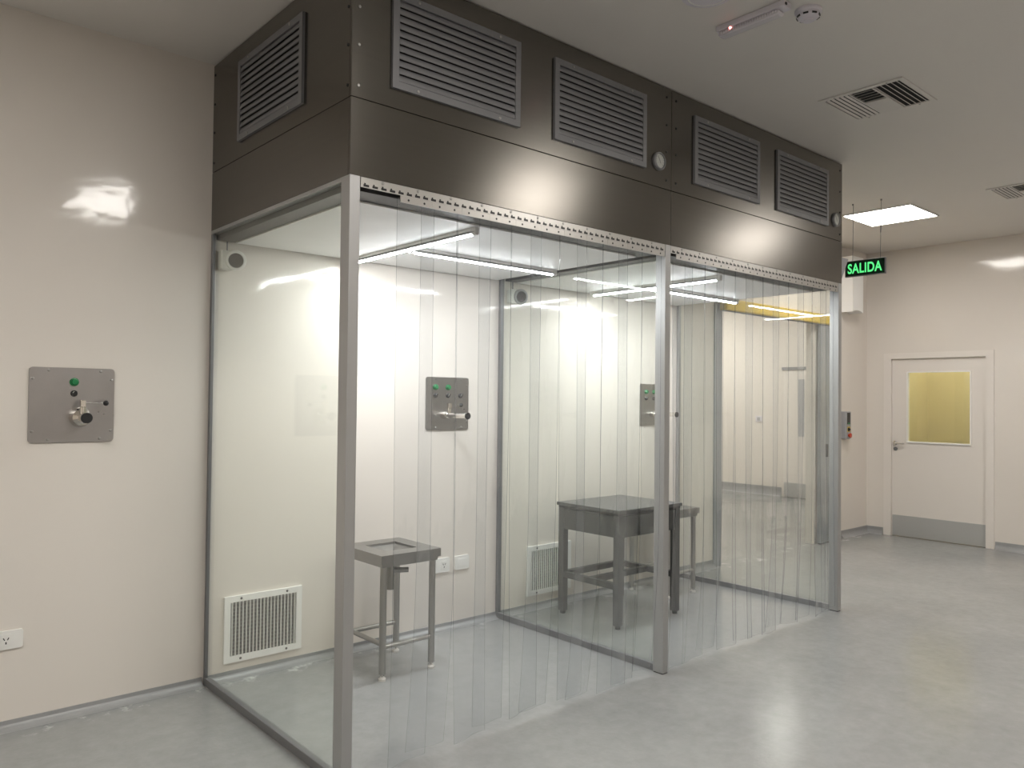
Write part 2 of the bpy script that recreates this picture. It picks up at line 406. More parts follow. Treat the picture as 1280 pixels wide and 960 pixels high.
def louvre(pos, rz):
    fr = place('louvre', lv_frame, booth, pos, rz)
    R = Matrix.Rotation(rz, 3, 'Z')
    def child(name, me, loc):
        o = bpy.data.objects.new(name, me); COL.objects.link(o); o.parent = fr; o.location = loc; return o
    child('backing', lv_back, (0, 0, 0))
    n = 11; pit = (LH - .06) / n
    for k in range(n): child('slat', lv_slat, (0, -0.0028, -LH / 2 + .03 + pit * (k + 0.5)))
    for sx in (-1, 1):
        for sz in (-1, 1): child('screw', screw_me, (sx * LW * .32, -0.013, sz * (LH / 2 - .013)))
zc = 2.948
for xc in (0.525, 1.437, 2.562, 3.462): louvre((xc, -D, zc), 0)
louvre((0, -0.698, zc), LEFT)

# differential pressure gauges
def gauge(xc, z):
    r = 0.046
    b = MB().lathe((xc, -D, z), (0, -1, 0), [(r + .004, 0), (r + .004, .012), (r - .001, .017), (r - .006, .017), (r - .008, .010)], 32).build('gauge', M['alu_dark'], booth)
    MB().lathe((xc, -D, z), (0, -1, 0), [(r - .006, .0105), (0.0001, .0105)], 32).build('dial', M['dial'], b)
    t = MB()
    for k in range(11):
        a = math.radians(215 - k * 25); ca, sa = math.cos(a), math.sin(a)
        t.rot_box((xc + ca * .031, -D - .0112, z + sa * .031), (.007, .0008, .0016), Matrix.Rotation(-a, 3, 'Y'))
    t.build('scale_marks', M['black'], b)
    a = math.radians(120)
    MB().rot_box((xc + math.cos(a) * .008, -D - .012, z + math.sin(a) * .008), (.044, .0008, .0022), Matrix.Rotation(-a, 3, 'Y')).build('needle', M['black'], b)
    MB().lathe((xc, -D - .0155, z), (0, -1, 0), [(r - .006, 0), (0.0001, 0.0)], 32).build('cover_glass', M['glass'], b)
gauge(1.898, 2.812); gauge(3.926, 2.814)

# posts and glass frames
def post(x0, x1, y0, y1, h):
    MB().box(x0, x1, y0, y1, 0.005, h, 0.002).build('post', M['alu'], booth)
    MB().box(x0 + .003, x1 - .003, y0 + .003, y1 - .003, 0, 0.005).build('post_foot', M['rubber'], booth)
PW, PD = 0.046, 0.068
post(0, PW, -D, -D + PD, H1)
post(L - PW, L, -D, -D + PD, H1)
post(2 * L - PW, 2 * L, -D, -D + PD, H1)
for i, x in enumerate((0.0, L - .03, 2 * L - .03)):
    xa, xb = x, x + .03
    MB().box(xa, xb, -D + PD, -0.002, 0, 0.038, 0.002).build('bottom_rail', M['alu_dark'], booth)
    MB().box(xa, xb, -D + PD, -0.002, H1 - .018, H1, 0.002).build('top_rail', M['alu'] if i != 1 else M['booth_dark'], booth)
    MB().box(xa, xa + .016 if i == 0 else xb, -0.026, -0.002, 0.038, H1 - .018, 0.002).build('wall_rail', M['alu_dark'] if i != 2 else M['alu'], booth)
    MB().box(x + .012, x + .018, -D + PD - .004, -0.022, 0.034, H1 - .02).build('glass_panel', M['glass'], booth)
# interior ceiling: dark steel tray, white filter panel with trim
for i in range(2):
    xo = i * L
    MB().box(xo + .03, xo + L - .03, -D + .05, -0.004, H1 - .044, H1 + .003).build('ceiling_tray', M['booth_dark'], booth)
    MB().box(xo + .13, xo + L - .075, -1.25, -0.03, H1 - .052, H1 - .0445).build('filter_panel', M['filter'], booth)
    t = MB()
    for a, b, c, d in ((xo + .122, xo + .13, -1.258, -.022), (xo + .13, xo + L - .075, -1.258, -1.25)):
        t.box(a, b, c, d, H1 - .052, H1 - .0445)
    t.build('filter_trim', M['white_paint'], booth)
# gusset at the far end of the hood
MB().add([(2 * L, -1.42, H1 - .03), (2 * L, -1.42, H1 + .20), (2 * L + .15, -1.42, H1 + .20), (2 * L, -1.41, H1 - .03), (2 * L, -1.41, H1 + .20), (2 * L + .15, -1.41, H1 + .20)],
         [(0, 1, 2), (5, 4, 3), (0, 3, 4, 1), (1, 4, 5, 2), (2, 5, 3, 0)]).build('gusset', M['grey_box'], booth)

# ------------------------------------------------------------------ LED tubes in the booth
def tube(p0, p1, label):
    p0 = Vector(p0); p1 = Vector(p1); mid = (p0 + p1) / 2
    t = thing('led_tube', mid, label, 'light', 'LED tubes under the booth ceiling')
    d = (p1 - p0).normalized(); q = Vector((-d.y, d.x, 0))
    MB().box(min(p0.x, p1.x) - abs(q.x) * .014, max(p0.x, p1.x) + abs(q.x) * .014, min(p0.y, p1.y) - abs(q.y) * .014, max(p0.y, p1.y) + abs(q.y) * .014, p0.z + .0086, H1 - .0525).build('holder', M['white'], t)
    a_, b_ = p0 + d * .03, p1 - d * .03; up = Vector((0, 0, 1)); m = MB(); ar = [math.radians(195 + 12.5 * k) for k in range(13)]
    for k in range(12):
        m.add([e + q * (.012 * math.cos(w)) + up * (.012 * math.sin(w)) for e in (a_, b_) for w in (ar[k], ar[k + 1])], [(0, 1, 3, 2)], True, 0 if 4 <= k <= 7 else 1)
    m.build('diffuser', [M['led_tube'], M['led_tube_side']], t)
    m = MB(); ar = [math.radians(-15 + 17.5 * k) for k in range(13)]
    m.add([e + q * (.012 * math.cos(w)) + up * ((.0085 if w > 0 and w < math.pi else .012) * math.sin(w)) for e in (a_, b_) for w in ar], [(k, k + 1, 14 + k, 13 + k) for k in range(12)], True)
    m.build('heat_sink', M['alu'], t)
    for e, s in ((p0, 1), (p1, -1)): MB().cyl(e, e + d * .03 * s, .013, 12).build('end_cap', M['white'], t)
ZT = 2.290
tube((0.80, -0.10, ZT), (0.80, -1.235, ZT), 'LED tube running front to back under the near bay ceiling')
tube((0.835, -0.61, ZT), (1.935, -0.61, ZT), 'LED tube running lengthwise under the near bay ceiling')
tube((0.80 + L, -0.10, ZT), (0.80 + L, -1.235, ZT), 'LED tube running front to back under the far bay ceiling')
tube((0.835 + L, -0.63, ZT), (1.935 + L, -0.63, ZT), 'LED tube running lengthwise under the far bay ceiling')

# ------------------------------------------------------------------ strip curtains
def strip_mesh(wd, z0, z1, seed):
    rnd = random.Random(seed)
    nx, nz, t = 6, 40, 0.0022
    curl = rnd.uniform(-0.065, 0.012); ph = rnd.uniform(0, 6.28); amp = rnd.uniform(0.006, 0.016); cup = rnd.uniform(-0.006, 0.006)
    tilt = rnd.uniform(-0.014, 0.014)
    def pt(i, k, side):
        u = i / nx - 0.5; z = z1 + (z0 - z1) * k / nz; f = (z1 - z) / (z1 - z0)
        low = max(0, (f - 0.55) / 0.45)
        x = u * wd * (1 - 0.04 * f) + curl * low ** 2 + 0.003 * f * math.sin(5 * f + ph)
        y = f * (cup * 4 * (u * u - .1) + amp * math.sin(3.2 * f + ph) + tilt * u * 2 + 0.5 * amp * math.sin(7 * u + ph)) + 0.010 * low ** 3 * math.sin(ph * 2)
        zz = z + (0.018 * u * math.sin(ph) * low if k == nz else 0)
        return (x, y + side * t / 2, zz)
    m = MB(); W_ = nx + 1
    vs = [pt(i, k, -1) for k in range(nz + 1) for i in range(W_)] + [pt(i, k, 1) for k in range(nz + 1) for i in range(W_)]
    o = (nz + 1) * W_; fs = []; ed = []
    for k in range(nz):
        for i in range(nx):
            a = k * W_ + i; q = (a, a + 1, a + 1 + W_, a + W_)
            fs.append(q); fs.append(tuple(x + o for x in q[::-1]))
        for i in (0, nx):
            a = k * W_ + i; q = (a, a + W_, a + W_ + o, a + o); ed.append(q if i == 0 else q[::-1])
    for k in (0, nz):
        for i in range(nx):
            a = k * W_ + i; q = (a, a + 1, a + 1 + o, a + o); ed.append(q if k == nz else q[::-1])
    m.add(vs, fs, True); m.add(vs, ed, False, 1)
    return m.mesh('strip', [M['pvc'], M['pvc_edge']])

def curtain(xa, xb, xs, label, seed):
    """rail from xa to xb, strips from xs to xb"""
    yc = -D + 0.034
    t = thing('strip_curtain', ((xa + xb) / 2, yc, 0), label, 'curtain', 'clear strip curtains of the booth')
    MB().box(xa, xb, -D + .003, -D + .007, H1 - .040, H1 - .001).build('rail', M['rail'], t)
    MB().box(xa, xb, -D + .007, -D + .020, H1 - .012, H1 - .001).build('rail_lip', M['rail'], t)
    s = MB(); n = int((xb - xa) / 0.0405)
    for k in range(n):
        x = xa + .012 + k * 0.0405
        s.box(x, x + .025, -D + .0022, -D + .0045, H1 - .037, H1 - .028)
        s.box(x + .003, x + .010, -D + .0022, -D + .0045, H1 - .029, H1 - .0225)
    o = s.build('hook_slots', M['black'], t); o['kind'] = 'stuff'
    for k in range(int((xb - xa) / 0.17)):
        place('screw', screw_me, t, (xa + .1 + k * .17, -D + .003, H1 - .010))
    pitch = 0.1535; n = int(round((xb - xs) / pitch))
    pitch = (xb - xs) / n
    for k in range(n):
        rnd = random.Random(seed * 100 + k)
        o0 = 0.058 if k % 2 else 0.016; o1 = 0.016 if k % 2 else 0.058
        b0 = xs + pitch * k - (o0 / 2 if k else 0); b1 = xs + pitch * (k + 1) + (o1 / 2 if k < n - 1 else 0)
        wd = b1 - b0; x = (b0 + b1) / 2; xp = xs + pitch * (k + .5)
        y = yc + (0.006 if k % 2 else -0.006)
        MB().box(xp - pitch / 2 + .0006, xp + pitch / 2 - .0006, -D + .004, -D + .0075, H1 - .068, H1 - .041).build('clamp_plate', M['rail'], t)
        for q in (-.25, .25): 
            o = place('rivet', screw_dark_me, t, (xp + q * pitch, -D + .004, H1 - .055)); o.scale = (.7, .7, .7)
        place('strip', strip_mesh(wd, rnd.uniform(0.012, 0.05), H1 - .045, seed * 50 + k), t, (x, y, 0))
curtain(PW + .004, L - PW - .002, 0.235, 'clear PVC strip curtain across the near bay in front of the stool', 1)
curtain(L + .004, 2 * L - PW - .002, L + .055, 'clear PVC strip curtain across the far bay in front of the doorway', 2)

# ------------------------------------------------------------------ valve panels on the wall
ball_me = MB().lathe((0, 0, 0), (0, 0, 1), [(0.0001, -.013)] + [(.013 * math.sin(math.radians(a)), -.013 * math.cos(math.radians(a))) for a in range(20, 180, 20)] + [(0.0001, .013)], 16).mesh('ball', M['black'])
def valve_panel(x0, x1, z0, z1, label, cols, pipe_x, pipe_z, pipe_len, ball_dx, dome_r, pipe_r):
    xc = (x0 + x1) / 2
    t = thing('valve_panel', (xc, 0, z0), label, 'valve panel', 'steel valve panels on the cream wall')
    MB().rrect(x0, x1, z0, z1, -0.0005, -0.008, 0.016).build('plate', M['plate_steel'], t)
    for fx in (0.22, 0.83):
        for z in (z0 + .014, z1 - .014): place('screw', screw_me, t, (x0 + fx * (x1 - x0), -.008, z))
    for fz in (0.15, 0.85):
        for x in (x0 + .014, x1 - .014): place('screw', screw_me, t, (x, -.008, z0 + fz * (z1 - z0)))
    for cx, has in cols:
        if has:
            MB().lathe((cx, -.008, z1 - .066), (0, -1, 0), [(.0195, 0), (.0195, .006), (.015, .007), (.015, .016), (.012, .020), (.0001, .021)], 20).build('button', M['green'], t)
        k = MB().lathe((cx, -.008, z1 - .120), (0, -1, 0), [(.015, 0), (.015, .006), (.0125, .008), (.0001, .008)], 20).build('knob', M['black'], t)
        MB().rot_box((cx, -.021, z1 - .120), (.007, .014, .026), Matrix.Rotation(math.radians(35), 3, 'Y')).build('knob_grip', M['black'], k)
        MB().rot_box((cx - .006, -.0285, z1 - .114), (.002, .001, .010), Matrix.Rotation(math.radians(35), 3, 'Y')).build('pointer', M['white'], k)
    # spigot with a polished bulb, open at the end
    pr = [(dome_r * .95, 0), (dome_r, .010), (dome_r, .02), (dome_r * .94, .034), (dome_r * .80, .048), (dome_r * .6, .058), (pipe_r + .004, .062), (pipe_r, .066), (pipe_r, pipe_len - .018), (pipe_r + .004, pipe_len - .016), (pipe_r + .004, pipe_len), (pipe_r - .001, pipe_len), (pipe_r - .001, pipe_len - .03)]
    sp = MB().lathe((pipe_x, -.008, pipe_z), (0, -1, 0), pr, 28).build('spigot', M['chrome'], t)
    MB().lathe((pipe_x, -.008, pipe_z), (0, -1, 0), [(pipe_r + .0045, pipe_len - .006), (pipe_r + .0045, pipe_len + .001), (.0001, pipe_len + .001)], 24).build('spigot_mouth', M['black'], sp)
    # lever valve on top
    yv = -0.075
    vb = MB().cyl((pipe_x, yv, pipe_z + pipe_r - .004), (pipe_x, yv, pipe_z + pipe_r + .028), .013, 16).box(pipe_x - .012, pipe_x + .012, yv - .012, yv + .012, pipe_z + pipe_r + .028, pipe_z + pipe_r + .062, .003).build('valve_stem', M['chrome'], t)
    zr = pipe_z + pipe_r + .048
    MB().cyl((pipe_x + .01, yv, zr), (pipe_x + ball_dx, yv, zr), .0024, 8).build('lever', M['steel'], t)
    place('ball_knob', ball_me, t, (pipe_x + ball_dx, yv, zr))
valve_panel(-0.812, -0.455, 1.276, 1.624, 'square steel valve panel with one green button on the left wall', [(-0.629, True)], -0.605, 1.392, 0.145, 0.098, 0.047, 0.020)
valve_panel(1.381, 1.724, 1.296, 1.638, 'steel valve panel with two green buttons inside the near bay', [(1.452, True), (1.553, True), (1.655, False)], 1.516, 1.392, 0.262, 0.095, 0.026, 0.017)
valve_panel(3.512, 3.855, 1.296, 1.638, 'steel valve panel inside the far bay, half hidden by the middle post', [(3.583, True), (3.684, True), (3.786, False)], 3.652, 1.390, 0.262, 0.095, 0.026, 0.017)

# ------------------------------------------------------------------ sockets
def socket(x0, x1, z0, z1, label, kind):
    t = thing('wall_socket', ((x0 + x1) / 2, 0, z0), label, 'socket', 'white wall sockets')
    MB().rrect(x0, x1, z0, z1, -0.0005, -0.010, 0.010).build('cover', M['white'], t)
    xc = (x0 + x1) / 2; zc_ = (z0 + z1) / 2; w_ = x1 - x0
    if kind == 'socket':
        c = xc + (0.02 if w_ > .13 else 0.012)
        MB().rrect(c - .02, c + .02, zc_ - .026, zc_ + .026, -0.010, -0.013, 0.004).build('insert', M['white'], t)
        h = MB()
        for s in (-1, 1): h.rot_box((c + s * .008, -.0132, zc_ + .006), (.004, .001, .012), Matrix.Rotation(math.radians(28 * s), 3, 'Y'))
        h.box(c - .0025, c + .0025, -.0137, -.0127, zc_ - .017, zc_ - .007); h.build('slots', M['black'], t)
    else:
        MB().rrect(xc - .042, xc + .042, zc_ - .026, zc_ + .026, -0.010, -0.012, 0.004).build('blank_insert', M['white'], t)
socket(-0.985, -0.812, 0.359, 0.441, 'white wall socket on the left wall near the floor', 'socket')
socket(1.466, 1.584, 0.372, 0.464, 'white wall socket beside the stainless stool', 'socket')
socket(1.628, 1.744, 0.372, 0.462, 'white blank wall plate right of the socket by the stool', 'blank')

# ------------------------------------------------------------------ return air grilles
def grille(x0, z0, label):
    w_, h_ = 0.44, 0.35; xc, zc_ = x0 + w_ / 2, z0 + h_ / 2
    t = thing('air_grille', (xc, 0, z0), label, 'air grille', 'white return air grilles at the wall foot')
    m = frame_mb(w_, h_, 0.033, 0.014); m.v = [v + Vector((xc, -0.0006, zc_)) for v in m.v]
    m.build('frame', M['white_paint'], t)
    MB().box(x0 + .03, x0 + w_ - .03, -.0022, -.0006, z0 + .03, z0 + h_ - .03).build('backing', M['dark'], t)
    n = 19; iw = w_ - .066; ih = h_ - .066
    sm = MB().rot_box((0, 0, 0), (.0022, .010, ih), Matrix.Rotation(math.radians(12), 3, 'Z')).mesh('grille_slat', M['white_paint'])
    for k in range(n): place('slat', sm, t, (x0 + .033 + iw * (k + .5) / n, -.0105, zc_))
    hm = MB().box(-iw / 2, iw / 2, -.0012, .0012, -.0022, .0022).mesh('grille_bar', M['louvre'])
    for k in range(14): place('cross_bar', hm, t, (xc, -.0042, z0 + .033 + ih * (k + .5) / 14))
    for sx in (-.13, .13):
        for sz in (-1, 1): place('screw', screw_dark_me, t, (xc + sx, -.0146, zc_ + sz * (h_ / 2 - .016)))
grille(0.102, 0.084, 'white air grille low on the wall behind the left glass')
grille(2.272, 0.098, 'white air grille low on the wall behind the dark table')

# ------------------------------------------------------------------ wall spotlights / round units in the booth
def round_unit(x, label, faceplate):
    t = thing('wall_camera', (x, 0, 2.14), label, 'camera', 'round wall units under the booth ceiling')
    z = 2.218
    MB().box(x - .078, x - .005, -.055, -.001, z - .052, z + .048, .008).build('junction_box', M['white'], t)
    a = Vector((-0.22, -0.95, -0.16)).normalized(); b = Vector((x - .002, -.052, z))
    MB().lathe(b, a, [(.038, -.03), (.052, -.005), (.054, .02), (.051, .028), (.040, .030), (.037, .020)], 32).build('housing', faceplate, t)
    MB().lathe(b, a, [(.040, .024), (.030, .020), (.0001, .016)], 28).build('lens', M['black'], t)
    MB().cyl((x - .03, -.010, z + .045), (x - .03, -.010, H1 - .03), .004, 8).build('cable', M['alu_dark'], t)
round_unit(0.112, 'white round wall unit with dark lens behind the left glass', M['white'])
round_unit(2.135, 'dark round wall unit in the far bay beside the divider', M['grey_box'])

# ------------------------------------------------------------------ stools with drain
def stool(x0, y0, wx, wy, h, label):
    """x0,y0: front left corner; the top is a dished steel sheet with a square well"""
    x1, y1 = x0 + wx, y0 + wy; xc, yc = (x0 + x1) / 2, (y0 + y1) / 2
    t = thing('drain_stool', (xc, yc, 0), label, 'stool', 'stainless stools with a drain')
    iw = wx * .26; jw = wy * .26; zt = h
    m = MB()
    m.box(x0, x1, y0, yc - jw, zt - .045, zt).box(x0, x1, yc + jw, y1, zt - .045, zt)
    m.box(x0, xc - iw, yc - jw, yc + jw, zt - .045, zt).box(xc + iw, x1, yc - jw, yc + jw, zt - .045, zt)
    m.build('top', M['steel_dull'], t)
    MB().add([(xc - iw, yc - jw, zt - .012), (xc + iw, yc - jw, zt - .012), (xc + iw, yc + jw, zt - .012), (xc - iw, yc + jw, zt - .012),
              (xc - .03, yc - .03, zt - .04), (xc + .03, yc - .03, zt - .04), (xc + .03, yc + .03, zt - .04), (xc - .03, yc + .03, zt - .04)],
             [(0, 1, 5, 4), (1, 2, 6, 5), (2, 3, 7, 6), (3, 0, 4, 7), (4, 5, 6, 7)]).build('well', M['steel_dull'], t)
    i = .034
    MB().box(x0 + .012, x1 - .012, y0 + .012, y1 - .012, zt - .066, zt - .046, .002).build('apron', M['steel_dull'], t)
    for lx in (x0 + i, x1 - i):
        for ly in (y0 + i, y1 - i):
            lg = MB().cyl((lx, ly, .034), (lx, ly, zt - .06), .0185, 18).build('leg', M['steel'], t)
            MB().cyl((lx, ly, .014), (lx, ly, .036), .006, 10).lathe((lx, ly, 0), (0, 0, 1), [(.0001, 0), (.021, 0), (.021, .010), (.012, .018), (.0001, .018)], 18).build('foot', M['foot'], lg)
    zr = .175
    for ly in (y0 + i, y1 - i): MB().cyl((x0 + i, ly, zr), (x1 - i, ly, zr), .013, 14).build('stretcher', M['steel'], t)
    MB().cyl((x0 + i + .02, y0 + i, zr), (x0 + i + .02, y1 - i, zr), .013, 14).build('stretcher', M['steel'], t)
    MB().lathe((xc, yc, zt - .066), (0, 0, -1), [(.05, 0), (.024, .035), (.0001, .035)], 18).build('drain_cone', M['steel_dull'], t)
    d = MB().cyl((xc, yc, zt - .10), (xc, yc, zt - .24), .022, 18).build('drain_pipe', M['steel_dull'], t)
    MB().lathe((xc, yc, zt - .135), (0.9, -0.45, 0), [(.015, 0), (.015, .10), (.012, .10), (.012, .06)], 16).build('spout', M['steel_dull'], d)
    MB().lathe((xc, yc, zt - .135), (0.9, -0.45, 0), [(.012, .094), (.0001, .094)], 16).build('spout_mouth', M['black'], d)
stool(0.712, -0.575, 0.385, 0.425, 0.665, 'stainless stool with drain under its top in the near bay')
stool(3.300, -0.470, 0.385, 0.425, 0.665, 'stainless stool with drain partly hidden behind the dark table')

# ------------------------------------------------------------------ dark table
def table():
    x0, x1, y0, y1, h = 2.395, 3.075, -0.755, -0.175, 0.78
    t = thing('work_table', ((x0 + x1) / 2, (y0 + y1) / 2, 0), 'dark grey square-legged work table in the far bay', 'table')
    MB().box(x0, x1, y0, y1, h - .022, h, .003).build('table_top', M['table_top'], t)
    MB().box(x0 + .012, x1 - .012, y0 + .012, y1 - .012, h - .038, h - .022).build('top_spacer', M['rubber'], t)
    s = .048; i = .012
    for lx in (x0 + i, x1 - i - s):
        for ly in (y0 + i, y1 - i - s):
            lg = MB().box(lx, lx + s, ly, ly + s, .02, h - .038, .003).build('leg', M['table'], t)
            MB().cyl((lx + s / 2, ly + s / 2, 0), (lx + s / 2, ly + s / 2, .02), .018, 14).build('foot', M['rubber'], lg)
    e = .006
    za, zb = h - .185, h - .045
    for y in (y0 + i + e, y1 - i - e - .02): MB().box(x0 + i + s, x1 - i - s, y, y + .02, za, zb, .002).build('apron', M['table'], t)
    for x in (x0 + i + e, x1 - i - e - .02): MB().box(x, x + .02, y0 + i + s, y1 - i - s, za, zb, .002).build('apron', M['table'], t)
    za, zb = .255, .295
    for y in (y1 - i - s + .004,): MB().box(x0 + i + s, x1 - i - s, y, y + .04, za, zb, .002).build('stretcher', M['table'], t)
    for x in (x0 + i + .004, x1 - i - s + .004): MB().box(x, x + .04, y0 + i + s, y1 - i - s, za, zb, .002).build('stretcher', M['table'], t)
    MB().box(x0 + i + s, x1 - i - s, (y0 + y1) / 2 - .02, (y0 + y1) / 2 + .02, za, zb, .002).build('stretcher', M['table'], t)
table()

# ------------------------------------------------------------------ ceiling fittings
def led_panel(xc, yc, label, w_=0.62, d_=0.62):
    t = thing('ceiling_light', (xc, yc, CEIL - .02), label, 'ceiling light', 'square LED panels on the ceiling')
    m = MB(); a, b, f = w_ / 2, d_ / 2, .012; z0, z1 = CEIL - .014, CEIL - .0005
    m.box(xc - a, xc + a, yc - b, yc - b + f, z0, z1).box(xc - a, xc + a, yc + b - f, yc + b, z0, z1)
    m.box(xc - a, xc - a + f, yc - b + f, yc + b - f, z0, z1).box(xc + a - f, xc + a, yc - b + f, yc + b - f, z0, z1)
    m.build('frame', M['white'], t)
    MB().box(xc - a + f, xc + a - f, yc - b + f, yc + b - f, CEIL - .010, CEIL - .004).build('diffuser', M['led_panel'], t)
led_panel(5.87, -1.01, 'bright square LED panel on the ceiling beside the exit sign')
led_panel(5.87, -3.35, 'square LED panel on the ceiling mirrored in the far bay hood')
led_panel(3.00, -3.65, 'square LED panel on the ceiling mirrored in the near bay hood')
led_panel(0.38, -3.55, 'long LED panel on the ceiling mirrored in the left wall', 0.6, 1.2)
led_panel(-2.45, -2.35, 'added long LED panel out of view, brightening the left wall', 0.6, 1.2)  # unseen fill lamp, added to lift the left wall
led_panel(8.80, 1.75, 'small square LED panel on the ceiling of the next room', 0.45, 0.45)
led_panel(6.0, 2.6, 'added long LED panel just inside the next room, brightening it', 1.2, 0.6)  # added fill lamp, out of sight, lifts the next room
led_panel(8.60, 3.9, 'added long LED panel deep in the next room, brightening it', 1.2, 0.6)  # second added fill for the next room, also unseen

def diffuser(x0, y1, label):
    """square ceiling diffuser, x0..x0+s, y1-s..y1; three fields of angled blades"""
    s = .472; y0 = y1 - s; x1 = x0 + s; zc_ = CEIL
    t = thing('air_diffuser', ((x0 + x1) / 2, (y0 + y1) / 2, CEIL - .012), label, 'air diffuser', 'square ceiling air diffusers')
    f = .028; m = MB()
    m.box(x0, x1, y0, y0 + f, zc_ - .008, zc_ - .0005).box(x0, x1, y1 - f, y1, zc_ - .008, zc_ - .0005)
    m.box(x0, x0 + f, y0 + f, y1 - f, zc_ - .008, zc_ - .0005).box(x1 - f, x1, y0 + f, y1 - f, zc_ - .008, zc_ - .0005)
    ya = y1 - f - (s - 2 * f) * .345; yb = y0 + f + (s - 2 * f) * .345; xm = (x0 + x1) / 2 - .01
    m.box(x0 + f, x1 - f, ya - .004, ya + .004, zc_ - .010, zc_ - .0005).box(x0 + f, x1 - f, yb - .004, yb + .004, zc_ - .010, zc_ - .0005)
    m.box(xm - .004, xm + .004, yb + .004, ya - .004, zc_ - .010, zc_ - .0005)
    m.build('frame', M['ceiling'], t)
    MB().box(x0 + f, x1 - f, y0 + f, y1 - f, zc_ - .0015, zc_ - .0004).build('cavity', M['dark'], t)
    for k in range(5):
        for (c, ang) in ((ya + .008 + (y1 - f - ya - .012) * (k + .5) / 5, -30), (y0 + f + (yb - y0 - f) * (k + .5) / 5, 30)):
            MB().rot_box(((x0 + x1) / 2, c, zc_ - .0075), (s - 2 * f, .0125, .0014), Matrix.Rotation(math.radians(ang), 3, 'X')).build('blade', M['ceiling'], t)
        for (xa, xb, ang) in ((x0 + f, xm - .004, 32), (xm + .004, x1 - f, -32)):
            c = xa + (xb - xa) * (k + .5) / 5
            MB().rot_box((c, (ya + yb) / 2, zc_ - .0085), (.014 if ang > 0 else .034, ya - yb - .008, .0014), Matrix.Rotation(math.radians(-ang * (0.3 if ang < 0 else 1)), 3, 'Y')).build('blade', M['ceiling'], t)
    up = MB().lathe((0, 0, 0), (0, 0, -1), [(.005, 0), (.005, .002), (.0001, .003)], 8).mesh('ceiling_screw', M['steel_dull'])
    for x in (x0 + .014, x1 - .014):
        for y in (y0 + .09, y1 - .09): place('screw', up, t, (x, y, zc_ - .008))
diffuser(2.768, -1.91, 'square air diffuser on the ceiling near the booth hood')
diffuser(5.530, -1.91, 'square air diffuser on the ceiling at the right picture edge')

# emergency light bar
e = thing('emergency_light', (1.60, -2.20, CEIL - .05), 'long narrow emergency light with red indicator on the ceiling', 'light')
MB().box(1.570, 1.635, -2.375, -2.030, CEIL - .028, CEIL - .0005, .004).build('body', M['lavender'], e)
lens = MB().box(1.576, 1.629, -2.345, -2.036, CEIL - .050, CEIL - .028, .009).build('lens', M['lens'], e)
r = MB()
for k in range(24): r.box(1.574, 1.5775, -2.335 + k * .0125, -2.330 + k * .0125, CEIL - .044, CEIL - .03)
r.build('lens_ribs', M['lavender'], lens)['kind'] = 'stuff'
MB().lathe((1.5755, -2.105, CEIL - .030), (-1, 0, -.5), [(.006, 0), (.005, .004), (.0001, .006)], 12).build('indicator', M['red_led'], e)
MB().box(1.578, 1.590, -2.379, -2.374, CEIL - .022, CEIL - .012).build('end_clip', M['black'], e)
# smoke detector
sd = thing('smoke_detector', (1.742, -2.395, CEIL - .05), 'round white smoke detector on the ceiling right of the emergency light', 'smoke detector')
MB().lathe((1.742, -2.395, CEIL - .0005), (0, 0, -1), [(.058, 0), (.058, .010), (.054, .014), (.050, .016)], 36).build('base', M['lavender'], sd)
MB().lathe((1.742, -2.395, CEIL - .0005), (0, 0, -1), [(.050, .014), (.049, .030), (.040, .038), (.024, .040), (.022, .050), (.0001, .052)], 36).build('head', M['lavender'], sd)
for a in range(0, 360, 45):
    q = math.radians(a + 15)
    MB().rot_box((1.742 + .0475 * math.cos(q), -2.395 + .0475 * math.sin(q), CEIL - .030), (.005, .022, .007), Matrix.Rotation(q, 3, 'Z')).build('vent_slot', M['black'], sd)
# round speaker at the top edge
sp = thing('ceiling_speaker', (1.262, -2.200, CEIL - .03), 'pale round fitting on the ceiling at the top picture edge', 'speaker')
MB().lathe((1.262, -2.200, CEIL - .0005), (0, 0, -1), [(.118, 0), (.118, .012), (.112, .024), (.095, .030), (.0001, .030)], 40).build('housing', M['lavender'], sp)
MB().ring((1.262, -2.200, CEIL - .0305), (0, 0, -1), .085, .080, .002, 36).build('rim', M['white'], sp)

# ------------------------------------------------------------------ exit sign
s = thing('exit_sign', (5.235, -1.062, 2.612), 'green lit SALIDA exit sign hanging on thin wires', 'sign')
MB().box(5.238, 5.262, -1.238, -0.886, 2.605, 2.745, .003).build('case', M['sign_frame'], s)
MB().box(5.2345, 5.2382, -1.230, -0.894, 2.612, 2.738).build('face', M['sign_dark'], s)
cu = bpy.data.curves.new('salida', 'FONT'); cu.body = 'SALIDA'; cu.size = 0.118; cu.align_x = 'CENTER'; cu.align_y = 'CENTER'
cu.extrude = 0.0006; cu.offset = 0.0026; cu.space_character = 1.06
tmp = bpy.data.objects.new('salida_tmp', cu); COL.objects.link(tmp)
bpy.context.view_layer.update()
dg = bpy.context.evaluated_depsgraph_get()
me = bpy.data.meshes.new_from_object(tmp.evaluated_get(dg))
bpy.data.objects.remove(tmp)
xs_ = [v.co.x for v in me.vertices]; ys_ = [v.co.y for v in me.vertices]
cx_, cy_ = (min(xs_) + max(xs_)) / 2, (min(ys_) + max(ys_)) / 2
sx_, sy_ = 0.296 / (max(xs_) - min(xs_)), 0.088 / (max(ys_) - min(ys_))
Mt = Matrix(((0, 0, -1, 0), (-1, 0, 0, 0), (0, 1, 0, 0), (0, 0, 0, 1)))
for v in me.vertices:
    q = Mt @ Vector(((v.co.x - cx_) * sx_, (v.co.y - cy_) * sy_, v.co.z)); v.co = q
me.name = 'lettering'; me.materials.clear(); me.materials.append(M['sign_green'])
